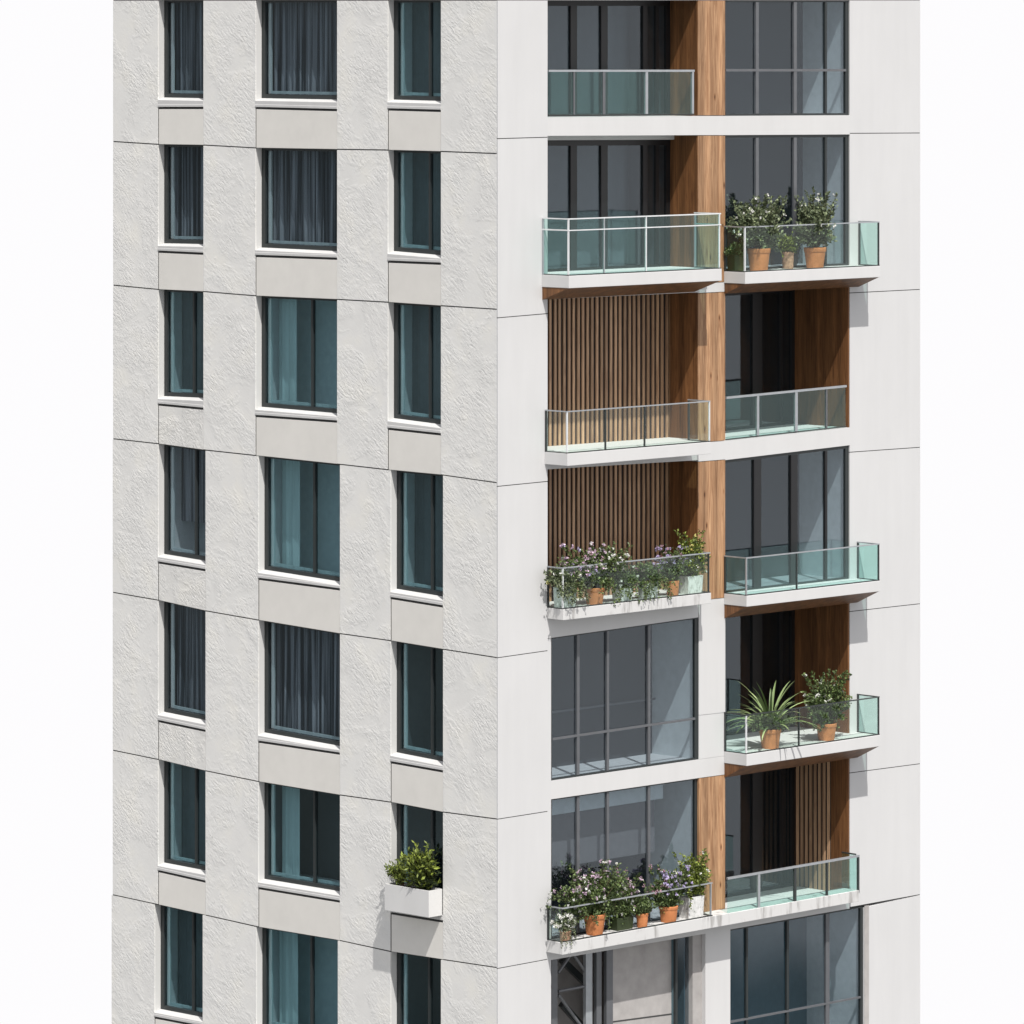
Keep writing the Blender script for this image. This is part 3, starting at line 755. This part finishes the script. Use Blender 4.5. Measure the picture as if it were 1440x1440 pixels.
# ================================================================ PLANTS
def leafquad(mb, p, dr, ln, wd, up, mi=0):
    dr = dr.normalized(); s = dr.cross(up)
    if s.length < 1e-3: s = dr.orthogonal()
    s.normalize(); nrm = s.cross(dr)
    a, b = p, p+dr*ln; m = p+dr*(ln*.5)-nrm*(ln*.08)
    mb.poly([a, m+s*wd+nrm*wd*.35, b, m-s*wd+nrm*wd*.35, m], [(0, 1, 4), (1, 2, 4), (2, 3, 4), (3, 0, 4)], mi)
def rdir(r_, up=.0):
    v = Vector((r_.gauss(0, 1), r_.gauss(0, 1), r_.gauss(0, 1)+up)); return v.normalized()
def foliage(root, base, ctr, rad, nbr, per, leaf, seed, lm, flowers=None, spikes=0, trail=0, lw=.34, loose=1.0, dark=.25, name='foliage'):
    """branching shrub: branches run from base to the ellipsoid's shell and carry leaves all along"""
    r_ = random.Random(seed); st = MB(); lf = MB(); fl = MB(); tips = []
    wbx = root.name.startswith('window'); rad = (rad[0]*(1 if wbx else 1.5), rad[1]*(1 if wbx else 1.1), rad[2]*1.05); per = int(per*(1.6 if wbx else 2.5)); leaf *= 1.1 if wbx else 1.2; nbr = int(nbr*(1 if wbx else 1.6))
    base = Vector(base); ctr = Vector(ctr)
    for i in range(nbr):
        v = rdir(r_, .25); k = r_.uniform(.3, 1.12)
        tip = ctr+Vector((v.x*rad[0], v.y*rad[1], v.z*rad[2]))*k
        if i < spikes:
            ang = r_.uniform(-1, 1)
            tip = ctr+Vector((ang*rad[0]*.75*.7+0, -ang*rad[0]*.75*.7, rad[2]*r_.uniform(1.05, 1.4)))
        mid = base.lerp(tip, .5)+Vector((r_.uniform(-.05, .05), r_.uniform(-.05, .05), .04+rad[2]*.1))
        st.tube(base, mid, .008, .005, 4, cap=False); st.tube(mid, tip, .005, .002, 4, cap=False)
        tips.append(tip)
        for j in range(per):
            t = r_.uniform(.28, 1.03)
            q = base.lerp(mid, t*2) if t < .5 else mid.lerp(tip, t*2-1)
            sp = (.035 if i < spikes else .085)*loose
            q = q+rdir(r_)*r_.uniform(0, sp)
            d = (q-base).normalized()*.5+rdir(r_, .2)*.8
            leafquad(lf, q, d, leaf*r_.uniform(.65, 1.35), leaf*lw*r_.uniform(.8, 1.2), rdir(r_, .8))
    for i in range(trail):
        v = r_.uniform(-1, 1)
        p0 = ctr+Vector((v*rad[0]*.7, -rad[1]*.9, -rad[2]*.3)); q = Vector(p0)
        for s_ in range(r_.randint(5, 12)):
            q2 = q+Vector((r_.uniform(-.03, .03)+v*.012, r_.uniform(-.02, .008), -.035)); st.tube(q, q2, .003, .003, 3, cap=False)
            for _ in range(4): leafquad(lf, q2+rdir(r_)*.02, rdir(r_, -.3), leaf*.8, leaf*.3, rdir(r_, .8))
            q = q2
    if flowers:
        for kind, cnt, zone in flowers:
            for i in range(int(cnt*1.9)):
                t = r_.choice(tips)
                for _ in range(12):
                    if zone(((t-ctr).x-(t-ctr).y)/S2/rad[0], (t-ctr).z/rad[2]): break
                    t = r_.choice(tips)
                c = t+rdir(r_)*.05
                for _ in range(r_.randint(4, 8)):
                    c2 = c+rdir(r_, .2)*r_.uniform(0, .032)
                    for q_ in range(3): leafquad(fl, c2, rdir(r_, .5), .034, .015, rdir(r_, .8), kind)
    st.build('stems', M['stem'], root)
    lf.build(name, M[lm], root, recalc=False)
    if flowers: fl.build('flowers', [M['fl_pink'], M['fl_lav'], M['fl_white'], M['fl_plum'], M['fl_yel']], root, recalc=False)
def round_pot(root, x, y, z, rt, rb, h, m='terra', rim=True):
    mb = MB()
    rimh = h*.2
    prof = [(rb, 0), (rb+.004, .01), (rb+(rt-rb)*.78, h-rimh), (rt*.985, h-rimh), (rt, h-rimh+.008), (rt+.003, h-.006), (rt-.006, h), (rt-.028, h), (rt-.034, h-.045)]
    mb.lathe((x, y, z), prof); mb.build('pot', M[m], root, smooth=True)
    so_ = MB(); so_.lathe((x, y, z), [(rt-.036, h-.075), (rt-.036, h-.044), (.01, h-.034)], 20); so_.build('soil', M['soil'], root)
def square_pot(root, x, y, z, wx, wy, h, m='worn', taper=.9):
    mb = MB(); hx, hy = wx/2, wy/2; t_ = .025
    top = [(x-hx, y-hy, z+h), (x+hx, y-hy, z+h), (x+hx, y+hy, z+h), (x-hx, y+hy, z+h)]
    bot = [(x+(p[0]-x)*taper, y+(p[1]-y)*taper, z) for p in top]
    inn = [(x+(p[0]-x)*(1-t_/hx), y+(p[1]-y)*(1-t_/hy), z+h) for p in top]
    inb = [(p[0], p[1], z+h-.05) for p in inn]
    mb.poly(top+bot+inn+inb, [(0, 1, 5, 4), (1, 2, 6, 5), (2, 3, 7, 6), (3, 0, 4, 7), (4, 5, 6, 7), (0, 8, 9, 1), (1, 9, 10, 2), (2, 10, 11, 3), (3, 11, 8, 0), (8, 12, 13, 9), (9, 13, 14, 10), (10, 14, 15, 11), (11, 15, 12, 8)])
    mb.build('planter', M[m], root)
    so_ = MB(); so_.box(x-hx*.88, x+hx*.88, y-hy*.86, y+hy*.86, z+h-.06, z+h-.045); so_.build('soil', M['soil'], root)
def plant(name, bal, px, dback, label, cat='plant', group=None):
    b = BL[bal]; d = -b['p']+dback
    x = P('R', px, 500, d)[0]; root = tag(empty(name), label, cat, group)
    return root, x, d, b['zt']+.001
PX = 1/70.0
any_ = lambda u, v: True
top_ = lambda u, v: v > .1
# --- upper right balcony
r, x, y, z = plant('potted_shrub', 'BR', 1067, .31, 'bushy shrub with long upright shoots, terracotta pot, left on the upper right balcony', 'potted plant', 'terracotta potted plants')
round_pot(r, x, y, z, .245, .185, .47); foliage(r, (x, y, z+.42), (x-.02, y, z+.90), (.62, .32, .46), 90, 24, .062, 11, 'leaf_grey', [(2, 26, any_)], 16)
r, x, y, z = plant('potted_shrub', 'BR', 1146, .30, 'rounded dense shrub in a terracotta pot, right on the upper right balcony', 'potted plant', 'terracotta potted plants')
round_pot(r, x, y, z, .24, .175, .44); foliage(r, (x, y, z+.40), (x+.05, y, z+.92), (.46, .32, .50), 95, 24, .058, 12, 'leaf_grey', [(2, 16, any_)], 8)
r, x, y, z = plant('potted_shrub', 'BR', 1108, .50, 'small low shrub between the two large terracotta pots on the upper right balcony', 'potted plant')
round_pot(r, x, y, z, .13, .11, .36, 'terra_old'); foliage(r, (x, y, z+.33), (x, y, z+.52), (.22, .15, .2), 30, 18, .05, 13, 'leaf_lime')
r, x, y, z = plant('potted_shrub', 'BR', 1029, .50, 'dark low plant at the shaded end of the upper right balcony beside the timber fin', 'potted plant')
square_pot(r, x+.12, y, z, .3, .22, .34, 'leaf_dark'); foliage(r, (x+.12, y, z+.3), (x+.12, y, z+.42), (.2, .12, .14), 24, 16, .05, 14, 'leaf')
# --- middle left flower balcony
r, x, y, z = plant('flower_planter', 'DL', 792, .20, 'weathered white box with hanging tendrils at the left end of the upper flower balcony', 'planter')
square_pot(r, x+.05, y, z, .42, .26, .42); foliage(r, (x, y, z+.40), (x-.02, y-.02, z+.60), (.32, .2, .22), 50, 18, .05, 21, 'leaf_grey', [(2, 8, any_), (4, 5, any_)], 0, 16)
r, x, y, z = plant('flowering_shrub', 'DL', 836, .24, 'wide pink and white flowering shrub in a terracotta pot on the upper flower balcony', 'potted plant')
round_pot(r, x, y, z, .215, .16, .34)
foliage(r, (x, y, z+.31), (x-.02, y, z+.68), (.74, .27, .38), 165, 22, .05, 22, 'leaf', [(0, 85, lambda u, v: v > -.1 and u < .2), (1, 25, lambda u, v: u < 0), (2, 45, lambda u, v: v > -.2 and u > -.2), (3, 12, any_)], 10, 10)
r, x, y, z = plant('flower_planter', 'DL', 875, .22, 'small weathered white box right of the wide flowering shrub on the upper flower balcony', 'planter')
square_pot(r, x, y, z, .36, .26, .27); foliage(r, (x, y, z+.25), (x, y, z+.42), (.3, .2, .24), 50, 18, .05, 23, 'leaf', [(2, 14, any_)], 0, 6)
r, x, y, z = plant('flower_planter', 'DL', 911, .22, 'white box with trailing greenery left of the narrow terracotta pot, upper flower balcony', 'planter')
square_pot(r, x, y, z, .34, .26, .33); foliage(r, (x, y, z+.3), (x+.05, y, z+.48), (.42, .22, .24), 70, 20, .048, 24, 'leaf', [(3, 14, top_), (1, 8, top_)], 0, 12)
r, x, y, z = plant('flowering_shrub', 'DL', 946, .20, 'mauve flowered plant in the narrow terracotta pot on the upper flower balcony', 'potted plant')
round_pot(r, x, y, z, .135, .115, .31); foliage(r, (x, y, z+.28), (x-.03, y, z+.58), (.28, .2, .3), 60, 18, .045, 25, 'leaf', [(1, 26, top_), (3, 16, top_)], 8)
r, x, y, z = plant('flower_planter', 'DL', 971, .24, 'white box with upright yellow green bush, right end of the upper flower balcony', 'planter')
square_pot(r, x, y, z, .46, .30, .37); foliage(r, (x, y, z+.35), (x+.02, y, z+.72), (.27, .2, .42), 70, 20, .05, 26, 'leaf_lime', [(4, 10, top_), (2, 8, lambda u, v: v < 0), (1, 6, lambda u, v: u < 0)], 4)
# --- lower left flower balcony
r, x, y, z = plant('flower_pot', 'FL', 795, .13, 'small aged clay pot of white flowers, left end of the lowest balcony', 'potted plant')
round_pot(r, x, y, z, .115, .10, .2, 'terra_old'); foliage(r, (x, y, z+.18), (x, y, z+.34), (.2, .14, .18), 40, 16, .035, 31, 'leaf_grey', [(2, 60, any_)], 0, 6)
r, x, y, z = plant('flowering_shrub', 'FL', 836, .24, 'large pink flowering shrub in the biggest terracotta pot of the lowest balcony', 'potted plant')
round_pot(r, x, y, z, .235, .165, .42)
foliage(r, (x, y, z+.38), (x-.10, y, z+.76), (.78, .24, .52), 160, 22, .05, 32, 'leaf', [(0, 60, lambda u, v: v > 0 and u < .3), (2, 34, any_), (3, 10, any_)], 10, 4)
r, x, y, z = plant('flower_planter', 'FL', 874, .26, 'low dark trough of mauve blossoms in the middle of the lowest flower balcony', 'planter')
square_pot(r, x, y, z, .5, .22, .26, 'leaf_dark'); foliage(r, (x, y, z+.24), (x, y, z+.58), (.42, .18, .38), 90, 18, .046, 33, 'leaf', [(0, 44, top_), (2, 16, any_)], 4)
r, x, y, z = plant('flower_pot', 'FL', 903, .13, 'small terracotta pot with a low green plant, middle of the lowest flower balcony', 'potted plant')
round_pot(r, x, y, z, .13, .10, .29); foliage(r, (x, y, z+.26), (x, y, z+.40), (.22, .15, .16), 40, 16, .045, 34, 'leaf', [(3, 3, any_)], 3)
r, x, y, z = plant('flowering_shrub', 'FL', 940, .20, 'lavender flowered plant in a terracotta pot beside the white box of the lowest balcony', 'potted plant')
round_pot(r, x, y, z, .20, .155, .33); foliage(r, (x, y, z+.30), (x, y, z+.62), (.42, .2, .36), 90, 20, .048, 35, 'leaf', [(1, 56, lambda u, v: v > -.1 and u > -.2), (3, 22, lambda u, v: v > -.2 and u < 0)], 6)
r, x, y, z = plant('flower_planter', 'FL', 972, .24, 'weathered white box with tall leafy plant, right end of the lowest flower balcony', 'planter')
square_pot(r, x, y, z, .48, .30, .44); foliage(r, (x, y, z+.42), (x+.06, y, z+.80), (.36, .2, .40), 80, 20, .052, 36, 'leaf_lime', [(2, 16, any_)], 8, 2)
# --- lower right balcony
r, x, y, z = plant('spider_plant', 'ER', 1083, .30, 'spider plant with long arching pale blades in a terracotta pot on the right', 'potted plant')
round_pot(r, x, y, z, .235, .175, .41)
bm_ = MB(); rr = random.Random(8)
for i in range(70):
    an = rr.uniform(0, 6.283); L_ = rr.uniform(.8, 1.35); el = rr.uniform(.35, 1.45); p0 = Vector((x, y, z+.37)); hd_ = Vector((math.cos(an), math.sin(an), 0)); n_ = 9
    pts = []; q = Vector(p0); e_ = el
    sd = Vector((-hd_.y, hd_.x, 0))
    for s_ in range(n_+1):
        t = s_/n_; wv = .027*math.sin(math.pi*min(1, .12+t*.88))**.7+.001
        pts += [q+sd*wv, q-Vector((0, 0, wv*.3)), q-sd*wv]
        q = q+(hd_*math.cos(e_)+Vector((0, 0, math.sin(e_))))*(L_/n_); e_ -= (1.9-el*.85)/n_*(.6+t)
    fs = []
    for s_ in range(n_): b0 = 3*s_; fs += [(b0, b0+1, b0+4, b0+3), (b0+1, b0+2, b0+5, b0+4)]
    bm_.poly(pts, fs)
bm_.build('blades', M['blade'], r, recalc=False)
foliage(r, (x, y, z+.36), (x, y, z+.52), (.46, .26, .22), 75, 18, .05, 41, 'leaf')
r, x, y, z = plant('potted_shrub', 'ER', 1162, .30, 'leafy shrub with small white blossoms in a terracotta pot, right of the spider plant', 'potted plant', 'terracotta potted plants')
round_pot(r, x, y, z, .225, .165, .36); foliage(r, (x, y, z+.33), (x, y, z+.76), (.48, .30, .48), 95, 24, .055, 42, 'leaf', [(2, 16, top_)], 12)

# --- window box on the chiselled facade
wb = tag(empty('window_box'), 'white window box holding a yellow green shrub on the chiselled left facade', 'planter')
pw = 19/49.5
aR_, zt_ = P('L', 622, 1250); _, zb_ = P('L', 622, 1287)
aL_ = P('L', 541, 1248, -pw)[0]
zt_ -= .0; mb = MB(); t_ = .03
mb.box(-pw, -pw+t_, aR_, aL_, zb_, zt_); mb.box(-.03, -.001, aR_, aL_, zb_, zt_)
mb.box(-pw+t_, -.03, aR_, aR_+t_, zb_, zt_); mb.box(-pw+t_, -.03, aL_-t_, aL_, zb_, zt_); mb.box(-pw+t_, -.03, aR_+t_, aL_-t_, zb_, zb_+.04)
mb.build('box', M['trim'], wb)
mb = MB(); mb.box(-pw+t_, -.03, aR_+t_, aL_-t_, zt_-.07, zt_-.05); mb.build('soil', M['soil'], wb)
am = (aR_+aL_)/2; xm = -pw/2
foliage(wb, (xm, am-.25, zt_-.06), (xm, am-.18, zt_+.40), (.22, .5, .46), 90, 14, .11, 51, 'leaf_lime', None, 0, 0, .22, 1.3)
foliage(wb, (xm, am-.2, zt_-.06), (xm+.05, am-.25, zt_+.30), (.16, .40, .36), 70, 14, .10, 52, 'leaf_dark', None, 0, 0, .3, 1.2, name='inner_foliage')  # near-black leaves inside, the shrub's inner shade put into their colour
foliage(wb, (xm, am+.3, zt_-.06), (xm, am+.55, zt_+.22), (.15, .28, .2), 26, 12, .09, 53, 'leaf_lime', None, 0, 0, .22, 1.2, name='side_foliage')
